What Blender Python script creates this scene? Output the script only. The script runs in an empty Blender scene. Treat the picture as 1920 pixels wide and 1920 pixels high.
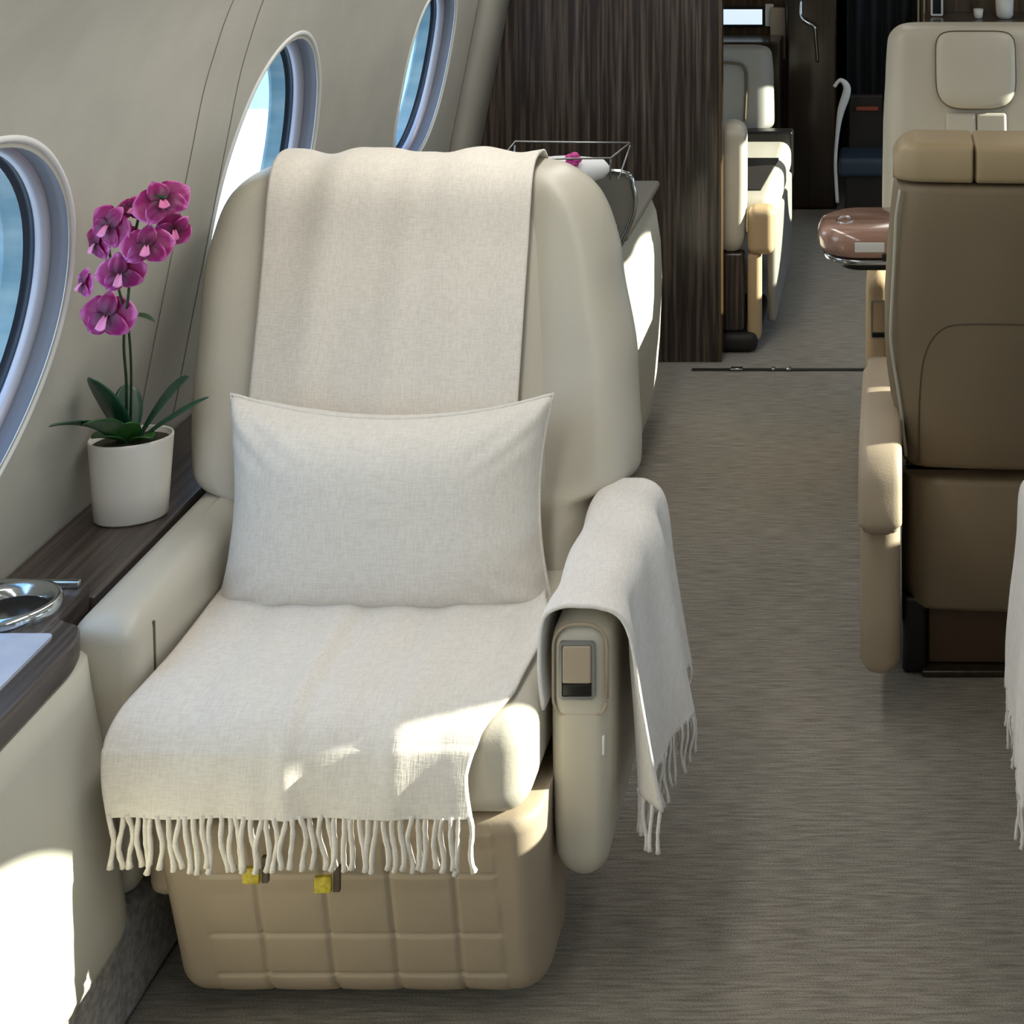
import bpy, bmesh, math, random
from mathutils import Vector, Matrix, noise
random.seed(7)
PI = math.pi
scn = bpy.context.scene
C = scn.collection
sin, cos = math.sin, math.cos

# ------------------------------------------------------------------ materials
def srgb(r, g, b):
    f = lambda c: (c/255/12.92) if c/255 <= .04045 else ((c/255+.055)/1.055)**2.4
    return (f(r), f(g), f(b), 1)

def mat(name, col, rough=.5, metal=0, col2=None, scale=(4, 4, 4), detail=3, ramp=(.35, .65), bump=0, bscale=(200, 200, 200),
        sheen=0, coat=0, spec=.5, emit=None, estr=0, bdist=.002):
    m = bpy.data.materials.new(name); m.use_nodes = True
    nt = m.node_tree; N = nt.nodes; L = nt.links
    b = N['Principled BSDF']
    b.inputs['Base Color'].default_value = col
    b.inputs['Roughness'].default_value = rough
    b.inputs['Metallic'].default_value = metal
    b.inputs['Specular IOR Level'].default_value = spec
    if sheen:
        b.inputs['Sheen Weight'].default_value = sheen
        b.inputs['Sheen Roughness'].default_value = .5
    if coat:
        b.inputs['Coat Weight'].default_value = coat
        b.inputs['Coat Roughness'].default_value = .12
    if emit:
        b.inputs['Emission Color'].default_value = emit
        b.inputs['Emission Strength'].default_value = estr
    tc = N.new('ShaderNodeTexCoord')
    def noise_tex(sc, det):
        mp = N.new('ShaderNodeMapping'); mp.inputs['Scale'].default_value = sc
        L.new(tc.outputs['Object'], mp.inputs['Vector'])
        n = N.new('ShaderNodeTexNoise'); n.inputs['Scale'].default_value = 1; n.inputs['Detail'].default_value = det
        L.new(mp.outputs['Vector'], n.inputs['Vector'])
        return n
    if col2 is None:
        col2 = tuple(c*.93 for c in col[:3])+(1,)
    n = noise_tex(scale, detail)
    r = N.new('ShaderNodeValToRGB')
    r.color_ramp.elements[0].position = ramp[0]; r.color_ramp.elements[0].color = col
    r.color_ramp.elements[1].position = ramp[1]; r.color_ramp.elements[1].color = col2
    L.new(n.outputs['Fac'], r.inputs['Fac']); L.new(r.outputs['Color'], b.inputs['Base Color'])
    if bump:
        bn = noise_tex(bscale, 3)
        bp = N.new('ShaderNodeBump'); bp.inputs['Strength'].default_value = bump; bp.inputs['Distance'].default_value = bdist
        L.new(bn.outputs['Fac'], bp.inputs['Height']); L.new(bp.outputs['Normal'], b.inputs['Normal'])
    return m

M = {}
M['leather'] = mat('cream_leather', srgb(196, 190, 174), .42, bump=.25, bscale=(260, 260, 260), scale=(3, 3, 3), bdist=.001)
M['leather_foot'] = mat('tan_leather', srgb(176, 160, 138), .48, bump=.25, bscale=(260, 260, 260), bdist=.001)
M['leather_back'] = mat('shaded_taupe_leather', srgb(136, 120, 97), .5, bump=.2, bscale=(260, 260, 260), bdist=.001)  # taupe tone, darkened for the dim rear side of the near chair
M['leather_top'] = mat('honey_leather', srgb(178, 158, 124), .45, bump=.2, bscale=(260, 260, 260), bdist=.001)
M['leather_grey'] = mat('grey_leather', srgb(150, 148, 140), .5, bump=.2, bdist=.001)
M['leather_arm'] = mat('tan_arm_leather', srgb(192, 165, 128), .45)
M['joint'] = mat('lining_joint', srgb(128, 122, 108), .8)
M['seam'] = mat('dark_seam', srgb(92, 80, 62), .7)
M['wallfab'] = mat('wall_lining', srgb(180, 177, 166), .75, scale=(9, 9, 9), bump=.35, bscale=(420, 420, 420), bdist=.001)
M['cabinet'] = mat('cream_cabinet', srgb(198, 195, 180), .5)
M['white'] = mat('white_ceramic', srgb(236, 232, 222), .35)
M['soil'] = mat('potting_soil', srgb(38, 34, 24), .9, col2=srgb(58, 62, 34), scale=(90, 90, 90), bump=.8, bscale=(120, 120, 120), bdist=.004)
M['leaf'] = mat('orchid_leaf', srgb(26, 74, 34), .35, col2=srgb(52, 104, 36), scale=(14, 14, 14), spec=.6)
M['leaf_dark'] = mat('orchid_leaf_dark', srgb(22, 62, 46), .35, col2=srgb(38, 88, 62), scale=(14, 14, 14), spec=.6)
M['stem'] = mat('orchid_stem', srgb(34, 62, 32), .5)
M['wood_ledge'] = mat('dark_ledge_wood', srgb(58, 50, 46), .38, col2=srgb(98, 86, 80), scale=(110, 2.2, 60), detail=5, ramp=(.42, .72), coat=.25)
M['wood_part'] = mat('dark_streaked_veneer', srgb(42, 33, 28), .34, col2=srgb(112, 98, 88), scale=(120, 60, 3.2), detail=6, ramp=(.44, .78), coat=.25)
M['wood_gal'] = mat('galley_veneer', srgb(58, 43, 28), .3, col2=srgb(100, 78, 52), scale=(60, 40, 2), detail=5, ramp=(.4, .75), coat=.4)
M['wood_dark'] = mat('near_black_veneer', srgb(30, 22, 14), .3, col2=srgb(52, 38, 24), scale=(50, 30, 2), detail=5, coat=.5)
M['wood_table'] = mat('rosewood_gloss', srgb(140, 104, 88), .18, col2=srgb(196, 158, 140), scale=(3, 30, 12), detail=4, coat=.9)
M['chrome'] = mat('polished_chrome', srgb(206, 212, 216), .14, 1)
M['steel'] = mat('brushed_steel', srgb(170, 172, 174), .35, 1)
M['silver'] = mat('silver_ring', srgb(178, 176, 184), .4, .3)
M['greyring'] = mat('grey_window_frame', srgb(104, 102, 108), .45)
M['gasket'] = mat('navy_gasket', srgb(38, 50, 66), .4)
M['teal'] = mat('teal_shade_rail', srgb(150, 178, 186), .3, col2=srgb(112, 150, 166), scale=(6, 6, 20))
M['lip'] = mat('white_window_lip', srgb(226, 226, 222), .4)
M['black'] = mat('black_plastic', srgb(12, 11, 10), .35)
M['dark'] = mat('dark_base', srgb(34, 30, 26), .6)
M['navy'] = mat('navy_upholstery', srgb(44, 62, 78), .6)
M['drawer'] = mat('brown_drawer', srgb(82, 62, 44), .5)
M['yellow'] = mat('yellow_tag', srgb(208, 190, 62), .6, col2=srgb(170, 150, 40), scale=(160, 160, 160))
M['stone'] = mat('pale_tray', srgb(196, 204, 218), .22, col2=srgb(176, 186, 204), scale=(8, 14, 8), detail=5, coat=.5)
M['greygloss'] = mat('grey_leaf_panel', srgb(128, 126, 118), .3)
M['cloth_white'] = mat('white_cloth', srgb(232, 234, 236), .8)
M['teal_dark'] = mat('dark_curtain', srgb(20, 28, 34), .8, col2=srgb(8, 10, 13), scale=(18, 6, 1))
M['plinth'] = mat('grey_side_carpet', srgb(190, 186, 180), .95, col2=srgb(150, 146, 142), scale=(90, 90, 90), bump=.6, bscale=(300, 300, 300))
M['screen'] = mat('lit_screen', srgb(200, 220, 235), .3, emit=srgb(214, 230, 244), estr=1.0)
M['pink'] = mat('pink_petals', srgb(205, 70, 150), .6)
M['concrete'] = mat('pale_apron', srgb(214, 212, 216), .9, col2=srgb(200, 204, 200), scale=(.4, .4, .4))
M['orange'] = mat('orange_strap', srgb(150, 70, 50), .6)
M['ceil'] = mat('ceiling_lining', srgb(212, 206, 192), .8)

def knit(name, c1, c2):
    """woven wool: fine threads as colour and bump"""
    m = mat(name, c1, .92, sheen=.35)
    nt = m.node_tree; N = nt.nodes; L = nt.links; b = N['Principled BSDF']
    tc = N.new('ShaderNodeTexCoord')
    def stretched(sc):
        mp = N.new('ShaderNodeMapping'); mp.inputs['Scale'].default_value = sc
        n = N.new('ShaderNodeTexNoise'); n.inputs['Scale'].default_value = 1; n.inputs['Detail'].default_value = 2
        L.new(tc.outputs['Object'], mp.inputs['Vector']); L.new(mp.outputs['Vector'], n.inputs['Vector']); return n
    a = stretched((420, 60, 60)); c = stretched((60, 420, 420))
    ad = N.new('ShaderNodeMath'); ad.operation = 'ADD'
    L.new(a.outputs['Fac'], ad.inputs[0]); L.new(c.outputs['Fac'], ad.inputs[1])
    hf = N.new('ShaderNodeMath'); hf.operation = 'MULTIPLY'; hf.inputs[1].default_value = .5
    L.new(ad.outputs[0], hf.inputs[0])
    r = N.new('ShaderNodeValToRGB')
    r.color_ramp.elements[0].position = .38; r.color_ramp.elements[0].color = c2
    r.color_ramp.elements[1].position = .6; r.color_ramp.elements[1].color = c1
    L.new(hf.outputs[0], r.inputs['Fac']); L.new(r.outputs['Color'], b.inputs['Base Color'])
    bp = N.new('ShaderNodeBump'); bp.inputs['Strength'].default_value = .5; bp.inputs['Distance'].default_value = .0015
    L.new(hf.outputs[0], bp.inputs['Height']); L.new(bp.outputs['Normal'], b.inputs['Normal'])
    return m
M['throw'] = knit('ivory_wool', srgb(232, 225, 214), srgb(220, 212, 199))
M['throw2'] = knit('white_wool', srgb(238, 233, 227), srgb(226, 220, 213))
M['pillow'] = knit('pillow_wool', srgb(228, 222, 212), srgb(216, 209, 198))

def carpet():
    m = mat('ribbed_carpet', srgb(120, 110, 96), .95)
    nt = m.node_tree; N = nt.nodes; L = nt.links; b = N['Principled BSDF']
    tc = N.new('ShaderNodeTexCoord')
    def tex(sc, det=2):
        mp = N.new('ShaderNodeMapping'); mp.inputs['Scale'].default_value = sc
        n = N.new('ShaderNodeTexNoise'); n.inputs['Scale'].default_value = 1; n.inputs['Detail'].default_value = det
        L.new(tc.outputs['Object'], mp.inputs['Vector']); L.new(mp.outputs['Vector'], n.inputs['Vector']); return n
    rib = tex((16, 190, 1)); fine = tex((420, 420, 60)); big = tex((2.2, 2.2, 1))
    def math_(op, x, y):
        n = N.new('ShaderNodeMath'); n.operation = op
        for i, v in enumerate((x, y)):
            if isinstance(v, float): n.inputs[i].default_value = v
            else: L.new(v, n.inputs[i])
        return n.outputs[0]
    s = math_('ADD', math_('MULTIPLY', rib.outputs['Fac'], .45), math_('MULTIPLY', fine.outputs['Fac'], .43))
    s = math_('ADD', s, math_('MULTIPLY', big.outputs['Fac'], .12))
    r = N.new('ShaderNodeValToRGB')
    r.color_ramp.elements[0].position = .38; r.color_ramp.elements[0].color = srgb(104, 97, 86)
    r.color_ramp.elements[1].position = .62; r.color_ramp.elements[1].color = srgb(164, 156, 143)
    L.new(s, r.inputs['Fac']); L.new(r.outputs['Color'], b.inputs['Base Color'])
    bp = N.new('ShaderNodeBump'); bp.inputs['Strength'].default_value = .7; bp.inputs['Distance'].default_value = .003
    L.new(s, bp.inputs['Height']); L.new(bp.outputs['Normal'], b.inputs['Normal'])
    b.inputs['Sheen Weight'].default_value = .3
    return m
M['carpet'] = carpet()

def petal_mat(name, inner, mid, edge):
    m = mat(name, mid, .5)
    nt = m.node_tree; N = nt.nodes; L = nt.links; b = N['Principled BSDF']
    at = N.new('ShaderNodeAttribute'); at.attribute_name = 'rad'
    r = N.new('ShaderNodeValToRGB')
    r.color_ramp.elements[0].position = .15; r.color_ramp.elements[0].color = inner
    r.color_ramp.elements[1].position = 1.0; r.color_ramp.elements[1].color = edge
    e = r.color_ramp.elements.new(.78); e.color = mid
    L.new(at.outputs['Fac'], r.inputs['Fac']); L.new(r.outputs['Color'], b.inputs['Base Color'])
    b.inputs['Subsurface Weight'].default_value = .1
    return m
M['petal'] = petal_mat('magenta_petal', srgb(74, 0, 44), srgb(150, 6, 104), srgb(232, 130, 206))
M['petal_lip'] = mat('pale_lip', srgb(236, 150, 196), .5, col2=srgb(214, 100, 160))

def glass():
    m = bpy.data.materials.new('cabin_glass'); m.use_nodes = True
    nt = m.node_tree; N = nt.nodes; L = nt.links
    N.remove(N['Principled BSDF'])
    t = N.new('ShaderNodeBsdfTransparent'); t.inputs['Color'].default_value = (.90, .97, .96, 1)
    g = N.new('ShaderNodeBsdfGlossy'); g.inputs['Roughness'].default_value = .03
    lw = N.new('ShaderNodeLayerWeight'); lw.inputs['Blend'].default_value = .5
    pw = N.new('ShaderNodeMath'); pw.operation = 'POWER'; pw.inputs[1].default_value = 5
    L.new(lw.outputs['Facing'], pw.inputs[0])
    f = N.new('ShaderNodeMath'); f.operation = 'MULTIPLY_ADD'; f.inputs[1].default_value = .6; f.inputs[2].default_value = .04
    L.new(pw.outputs[0], f.inputs[0])
    mx = N.new('ShaderNodeMixShader')
    L.new(f.outputs[0], mx.inputs['Fac']); L.new(t.outputs[0], mx.inputs[1]); L.new(g.outputs[0], mx.inputs[2])
    L.new(mx.outputs[0], N['Material Output'].inputs['Surface'])
    return m
M['glass'] = glass()

# ------------------------------------------------------------------ object helpers
ORG = {}
def setp(o, label=None, cat=None, group=None, kind=None):
    if label: o['label'] = label
    if cat: o['category'] = cat
    if group: o['group'] = group
    if kind: o['kind'] = kind
    return o

def empty(name, loc, label=None, cat=None, group=None, kind=None):
    o = bpy.data.objects.new(name, None); C.objects.link(o); o.location = loc
    o.empty_display_size = .1
    ORG[o.name] = Vector(loc)
    return setp(o, label, cat, group, kind)

def mesh_obj(name, geo, material, parent=None, smooth=True, mods=(), attr=None, origin=None, label=None, cat=None, group=None, kind=None, wn=False):
    V, F = geo
    org = ORG[parent.name] if parent is not None else (Vector(origin) if origin else Vector((0, 0, 0)))
    me = bpy.data.meshes.new(name)
    me.from_pydata([tuple(Vector(v)-org) for v in V], [], F)
    me.validate(); 
    bm = bmesh.new(); bm.from_mesh(me); bmesh.ops.recalc_face_normals(bm, faces=bm.faces); bm.to_mesh(me); bm.free()
    if smooth:
        me.polygons.foreach_set('use_smooth', [True]*len(me.polygons))
    me.materials.append(material)
    if attr:
        a = me.attributes.new('rad', 'FLOAT', 'POINT'); a.data.foreach_set('value', attr)
    o = bpy.data.objects.new(name, me); C.objects.link(o)
    if parent is not None:
        o.parent = parent
    else:
        o.location = org
    ORG[o.name] = org
    for md in mods:
        if md[0] == 'solid':
            q = o.modifiers.new('Solid', 'SOLIDIFY'); q.thickness = md[1]; q.offset = md[2] if len(md) > 2 else 0
        if md[0] == 'sub':
            q = o.modifiers.new('Sub', 'SUBSURF'); q.levels = md[1]; q.render_levels = md[1]
    if wn:
        q = o.modifiers.new('WN', 'WEIGHTED_NORMAL'); q.keep_sharp = True
    return setp(o, label, cat, group, kind)

def copy_tree(o, parent=None):
    c = o.copy(); C.objects.link(c); c.parent = parent
    for ch in list(o.children): copy_tree(ch, c)
    return c

def join(*gs):
    V = []; F = []
    for v, f in gs:
        n = len(V); V += list(v); F += [tuple(i+n for i in q) for q in f]
    return V, F

def rbox(x0, x1, y0, y1, z0, z1, r=.01, seg=3):
    bm = bmesh.new(); bmesh.ops.create_cube(bm, size=1)
    for v in bm.verts:
        v.co = Vector(((x0+x1)/2+v.co.x*(x1-x0), (y0+y1)/2+v.co.y*(y1-y0), (z0+z1)/2+v.co.z*(z1-z0)))
    r = min(r, abs(x1-x0)*.49, abs(y1-y0)*.49, abs(z1-z0)*.49)
    if r > 0: bmesh.ops.bevel(bm, geom=list(bm.edges), offset=r, segments=seg, profile=.5, affect='EDGES')
    bm.verts.index_update()
    V = [v.co.copy() for v in bm.verts]; F = [tuple(v.index for v in f.verts) for f in bm.faces]; bm.free()
    return V, F

def xform(geo, fn):
    V, F = geo
    return [fn(Vector(v)) for v in V], F

def loft(rings, cap0=True, cap1=True, closed=True):
    V = []; F = []; n = len(rings[0])
    for r in rings: V += [Vector(p) for p in r]
    for i in range(len(rings)-1):
        for j in range(n if closed else n-1):
            k = (j+1) % n
            F.append((i*n+j, i*n+k, (i+1)*n+k, (i+1)*n+j))
    def cap(i, flip):
        c = sum((Vector(p) for p in rings[i]), Vector())/n
        V.append(c); ci = len(V)-1
        for j in range(n):
            k = (j+1) % n
            F.append((ci, i*n+j, i*n+k) if flip else (ci, i*n+k, i*n+j))
    if cap0: cap(0, True)
    if cap1: cap(len(rings)-1, False)
    return V, F

def rrect(cx, cy, w, h, r, n=6):
    r = min(r, w/2-1e-4, h/2-1e-4); P = []
    for sx, sy, a0 in ((1, 1, 0), (-1, 1, PI/2), (-1, -1, PI), (1, -1, 3*PI/2)):
        ox = cx+sx*(w/2-r); oy = cy+sy*(h/2-r)
        for i in range(n+1):
            a = a0+PI/2*i/n
            P.append((ox+r*cos(a), oy+r*sin(a)))
    return P

def grid(nu, nv, fn):
    V = [Vector(fn(i/nu, j/nv)) for j in range(nv+1) for i in range(nu+1)]
    F = [(j*(nu+1)+i, j*(nu+1)+i+1, (j+1)*(nu+1)+i+1, (j+1)*(nu+1)+i) for j in range(nv) for i in range(nu)]
    return V, F

def tube(pts, r, n=8, closed=False):
    pts = [Vector(p) for p in pts]; rings = []
    rr = r if isinstance(r, (list, tuple)) else [r]*len(pts)
    up = None
    for i, p in enumerate(pts):
        if closed: t = pts[(i+1) % len(pts)]-pts[i-1]
        else: t = pts[min(i+1, len(pts)-1)]-pts[max(i-1, 0)]
        t.normalize()
        if up is None:
            up = Vector((0, 0, 1)) if abs(t.z) < .9 else Vector((1, 0, 0))
        s = t.cross(up).normalized(); up = s.cross(t).normalized()
        rings.append([p+s*cos(2*PI*k/n)*rr[i]+up*sin(2*PI*k/n)*rr[i] for k in range(n)])
    if closed: rings.append(rings[0])
    return loft(rings, not closed, not closed)

def spline(P, n):
    P = [Vector(p) for p in P]; out = []
    m = len(P)-1
    for i in range(n+1):
        t = i/n*m; k = min(int(t), m-1); u = t-k
        p0 = P[max(k-1, 0)]; p1 = P[k]; p2 = P[k+1]; p3 = P[min(k+2, m)]
        out.append(.5*((2*p1)+(-p0+p2)*u+(2*p0-5*p1+4*p2-p3)*u*u+(-p0+3*p1-3*p2+p3)*u**3))
    return out

def lerp_table(T, x):
    if x <= T[0][0]: return T[0][1]
    for (a, va), (b, vb) in zip(T, T[1:]):
        if x <= b:
            t = (x-a)/(b-a); t = t*t*(3-2*t)*.5+t*.5
            return va+(vb-va)*t
    return T[-1][1]

def lathe(prof, cx, cy, n=48):
    return loft([[(cx+r*cos(2*PI*k/n), cy+r*sin(2*PI*k/n), z) for k in range(n)] for r, z in prof], True, True)

# ------------------------------------------------------------------ cabin shell
XC = -.065
PROF = [(0, -1.27), (.1, -1.3), (.3, -1.325), (.52, -1.31), (.62, -1.29), (.77, -1.261), (.92, -1.231), (1.08, -1.20), (1.24, -1.165), (1.40, -1.10), (1.54, -.97), (1.66, -.70)]
def _catmull(T, x):
    if x <= T[0][0]: return T[0][1]
    if x >= T[-1][0]: return T[-1][1]
    for k in range(len(T)-1):
        if x <= T[k+1][0]:
            a, b = T[k], T[k+1]; h = b[0]-a[0]; u = (x-a[0])/h
            m0 = ((b[1]-T[k-1][1])/(b[0]-T[k-1][0])) if k > 0 else (b[1]-a[1])/h
            m1 = ((T[k+2][1]-a[1])/(T[k+2][0]-a[0])) if k+2 < len(T) else (b[1]-a[1])/h
            return (2*u**3-3*u*u+1)*a[1]+(u**3-2*u*u+u)*h*m0+(-2*u**3+3*u*u)*b[1]+(u**3-u*u)*h*m1
def wx(z, side):            # wall surface X at height z; side -1 left, +1 right
    x = _catmull(PROF, z)
    return x if side < 0 else 2*XC-x

Y0, Y1 = -1.6, 8.6
LW = [(-.85, .98, .33, .26), (.2, .98, .33, .26), (1.17, .98, .3, .26), (2.089, .96, .331, .289), (3.212, .93, .24, .292), (4.289, .965, .205, .222, .8), (5.5, .98, .3, .26)]
RW = [(-1.0, .98, .35, .26), (-.1, .98, .35, .26), (.75, .98, .35, .26), (2.08, .98, .38, .275), (3.24, .98, .21, .26), (4.3, .98, .42, .26), (5.3, .98, .42, .26), (6.1, .98, .3, .26)]

def spow(v, e): return math.copysign(abs(v)**e, v)
def wall(side, wins):
    parts = []
    za, zb = .58, 1.34
    NB = 40
    ys = [Y0]
    for i in range(len(wins)-1):
        a = wins[i][0]+wins[i][2]; b = wins[i+1][0]-wins[i+1][2]; ys.append((a+b)/2)
    ys.append(Y1)
    P = lambda y, z: Vector((wx(z, side), y, z))
    ny = 60
    parts.append(grid(ny, 10, lambda u, v: P(Y0+(Y1-Y0)*u, za*v)))
    parts.append(grid(ny, 14, lambda u, v: P(Y0+(Y1-Y0)*u, zb+(1.66-zb)*v)))
    for i, wn_ in enumerate(wins):
        cy, cz, ay, az = wn_[:4]; ex = wn_[4] if len(wn_) > 4 else 1
        ya, yb = ys[i], ys[i+1]
        # square boundary points
        B = []
        n = 24
        for k in range(n): B.append((ya+(yb-ya)*k/n, za))
        for k in range(n): B.append((yb, za+(zb-za)*k/n))
        for k in range(n): B.append((yb-(yb-ya)*k/n, zb))
        for k in range(n): B.append((ya, zb-(zb-za)*k/n))
        rings = []
        K = 12
        for r in range(K+1):
            t = r/K
            ring = []
            for (by, bz) in B:
                a = math.atan2((bz-cz)/az, (by-cy)/ay)
                ey, ez = cy+ay*spow(cos(a), ex), cz+az*spow(sin(a), ex)
                y = ey+(by-ey)*t; z = ez+(bz-ez)*t
                p = P(y, z)
                # soft rounded lip at the opening
                ring.append(p)
            rings.append(ring)
        parts.append(loft(rings, False, False))
    return join(*parts)

def setting(o, kind='structure'):
    o['kind'] = kind; return o

setting(mesh_obj('wall_left', wall(-1, LW), M['wallfab']))
setting(mesh_obj('wall_right', wall(1, RW), M['wallfab']))
# ceiling
cp = spline([(-.70, 0, 1.66), (-.45, 0, 1.82), (-.065, 0, 1.90), (.32, 0, 1.82), (.57, 0, 1.66)], 32)
setting(mesh_obj('ceiling', grid(32, 30, lambda u, v: (cp[int(round(u*32))].x, Y0+(Y1-Y0)*v, cp[int(round(u*32))].z)), M['ceil']))
setting(mesh_obj('floor', rbox(-1.3, 1.17, Y0, Y1, -.03, 0, 0), M['carpet'], smooth=False))
def bulkhead(name, y, m, x0=-1.4, x1=1.27):
    zs = [i/40*1.655 for i in range(41)]
    L_ = [(max(wx(z, -1), x0), z) for z in zs]; R_ = [(min(wx(z, 1), x1), z) for z in reversed(zs)]
    top = [(p.x, p.z) for p in cp if x0 < p.x < x1]
    ring = L_+top+R_
    return setting(mesh_obj(name, loft([[(x, y, z) for x, z in ring], [(x, y+.03, z) for x, z in ring]]), m, smooth=False))
bulkhead('wall_front', Y0-.02, M['wallfab'])
bulkhead('wall_back', Y1-.02, M['teal_dark'])
# wall lining panel joints (narrow grooves drawn as thin trim strips)
for i, yj in enumerate((2.80, 2.955)):
    pts = [(wx(z, -1)+.0006, yj, z) for z in [.58+.9*k/40 for k in range(41)]]
    g = loft([[(p[0], p[1]-.0012, p[2]), (p[0]+.0008, p[1], p[2]), (p[0], p[1]+.0012, p[2])] for p in pts], closed=False, cap0=False, cap1=False)
    setting(mesh_obj('trim_%d' % (i+1), g, M['joint']))

def window(idx, side, w):
    cy, cz, ay, az = w[:4]; ex = w[4] if len(w) > 4 else 1
    root = empty('window_%d' % idx, (wx(cz, side), cy, cz), kind='structure')
    n = 96
    def ring(d, s):
        R = []
        for k in range(n):
            a = 2*PI*k/n
            y = cy+(ay+s)*spow(cos(a), ex); z = cz+(az+s)*spow(sin(a), ex)
            R.append((wx(z, side)+side*d, y, z))
        return R
    def band(name, prof, m):
        mesh_obj(name, loft([ring(d, s) for d, s in prof], False, False), m, root)
    band('lip', [(.0, .016), (-.003, .013), (-.004, .009), (.0, .006), (.004, .006)], M['lip'])
    band('outer_frame', [(.004, .006), (.006, .008), (.018, .008), (.030, .006)], M['greyring'])
    band('frame_ring', [(.030, .006), (.032, .0), (.046, -.003), (.050, .0)], M['silver'])
    band('gasket', [(.050, .0), (.052, .003), (.062, .003), (.065, -.004)], M['gasket'])
    band('shade_rail', [(.065, -.004), (.078, -.006), (.090, -.008), (.096, -.010), (.098, .06)], M['teal'])
    rows = []
    for t in (1, .75, .5, .25, .02):
        rows.append([(wx(cz+(az-.008)*t*spow(sin(2*PI*k/n), ex), side)+side*.094, cy+(ay-.008)*t*spow(cos(2*PI*k/n), ex), cz+(az-.008)*t*spow(sin(2*PI*k/n), ex)) for k in range(n)])
    mesh_obj('pane', loft(rows, False, True), M['glass'], root)
wi = 1
for w in LW[3:6]+LW[0:3]+LW[6:]:
    window(wi, -1, w); wi += 1
for w in RW:
    window(wi, 1, w); wi += 1

# outside
apron = mesh_obj('apron', rbox(-40, 40, -30, 19, -2.1, -2.0, 0), M['concrete'], smooth=False,
                 label='pale sunlit concrete apron outside below the oval windows', cat='ground', kind='structure')

# ------------------------------------------------------------------ side ledge, cabinet, plinth
ZL = .56
lx = lambda z: wx(z, -1)
def ledge_section(y0, y1, xin, z0, z1, r=.008):
    return rbox(-1.335, xin, y0, y1, z0, z1, r)
led = empty('window_ledge', (-1.23, 2.3, 0), 'dark streaked wood window ledge with the orchid, running along left wall behind the armchair', 'ledge')
mesh_obj('ledge_top', rbox(-1.30, -1.143, 2.35, 4.70, ZL-.035, ZL, .004), M['wood_ledge'], led, wn=True)
mesh_obj('ledge_panel', rbox(-1.30, -1.155, 2.35, 4.70, .17, ZL-.036, .004), M['cabinet'], led, wn=True)
mesh_obj('side_plinth', rbox(-1.265, -1.06, -1.5, 3.90, .001, .165, .02), M['plinth'],
         wn=True, label='low carpet-covered step along the foot of left wall beneath the cream cabinet', cat='step')

cab = empty('side_cabinet', (-1.2, 1.9, 0), 'cream curved side cabinet with dark wood edge in the lower left corner', 'cabinet')
YE = 2.238
ZC = .582
def cab_body():
    pr = [(-1.035, .172), (-1.030, .185), (-1.033, .22), (-1.040, .28), (-1.052, .36), (-1.066, .44), (-1.078, .50), (-1.084, .542)]
    sec = [(-1.30, .172)]+pr+[(-1.30, .542)]
    return loft([[(x if i in (0, len(sec)-1) else x-d, y, z) for i, (x, z) in enumerate(sec)] for y, d in ((-.6, 0), (0, 0), (.6, 0), (1.2, 0), (1.8, 0), (2.15, 0), (2.2, .002), (2.225, .008), (YE, .022))])
mesh_obj('cabinet_body', cab_body(), M['cabinet'], cab)
def slab(outline, z0, z1, r=.004):
    def off(pts, d):
        c = Vector((sum(p[0] for p in pts)/len(pts), sum(p[1] for p in pts)/len(pts)))
        return [(p[0]-(p[0]-c.x)/max((Vector(p)-c).length, 1e-6)*d, p[1]-(p[1]-c.y)/max((Vector(p)-c).length, 1e-6)*d) for p in pts]
    o0 = off(outline, r)
    return loft([[(x, y, z0) for x, y in o0], [(x, y, z0+r) for x, y in outline], [(x, y, z1-r) for x, y in outline], [(x, y, z1) for x, y in o0]])
def corner(cx, cy, r, a0, a1, n=10): return [(cx+r*cos(a0+(a1-a0)*k/n), cy+r*sin(a0+(a1-a0)*k/n)) for k in range(n+1)]
outl = [(-1.29, -.6), (-1.086, -.6)]+[(p.x, p.y) for p in spline([(-1.086, 2.12, 0), (-1.088, 2.18, 0), (-1.102, 2.225, 0), (-1.128, 2.24, 0), (-1.143, 2.255, 0), (-1.146, 2.30, 0), (-1.148, 2.345, 0)], 24)]+[(-1.29, 2.345)]
mesh_obj('cabinet_top', slab(outl, .544, ZC), M['wood_ledge'], cab, smooth=False)
outl = [(-1.28, -.3), (-1.122, -.3)]+corner(-1.130, 2.190, .008, 0, PI/2, 4)+[(-1.28, 2.198)]
mesh_obj('tray_surface', slab(outl, ZC, ZC+.005, .002), M['stone'], cab, smooth=False, label='pale glossy tray surface')
# cup holder
ccx, ccy = -1.212, 2.262
def oval(rx, ry, z, n=64): return [(ccx+rx*cos(2*PI*k/n), ccy+ry*sin(2*PI*k/n), z) for k in range(n)]
ch = mesh_obj('cup_holder', loft([oval(.062, .062, ZC), oval(.063, .062, ZC+.010), oval(.060, .059, ZC+.017), oval(.054, .053, ZC+.018), oval(.050, .046, ZC+.012), oval(.047, .042, ZC+.002)], False, False), M['chrome'], cab, label='chrome cup holder ring')
mesh_obj('cup_well', loft([oval(.0, .0, ZC+.0015), oval(.048, .044, ZC+.0015), oval(.050, .046, ZC+.0035)], False, False), M['black'], ch)
mesh_obj('slide_rail', rbox(-1.28, -1.155, 2.328, 2.338, ZC, ZC+.010, .002), M['chrome'], cab)

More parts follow.
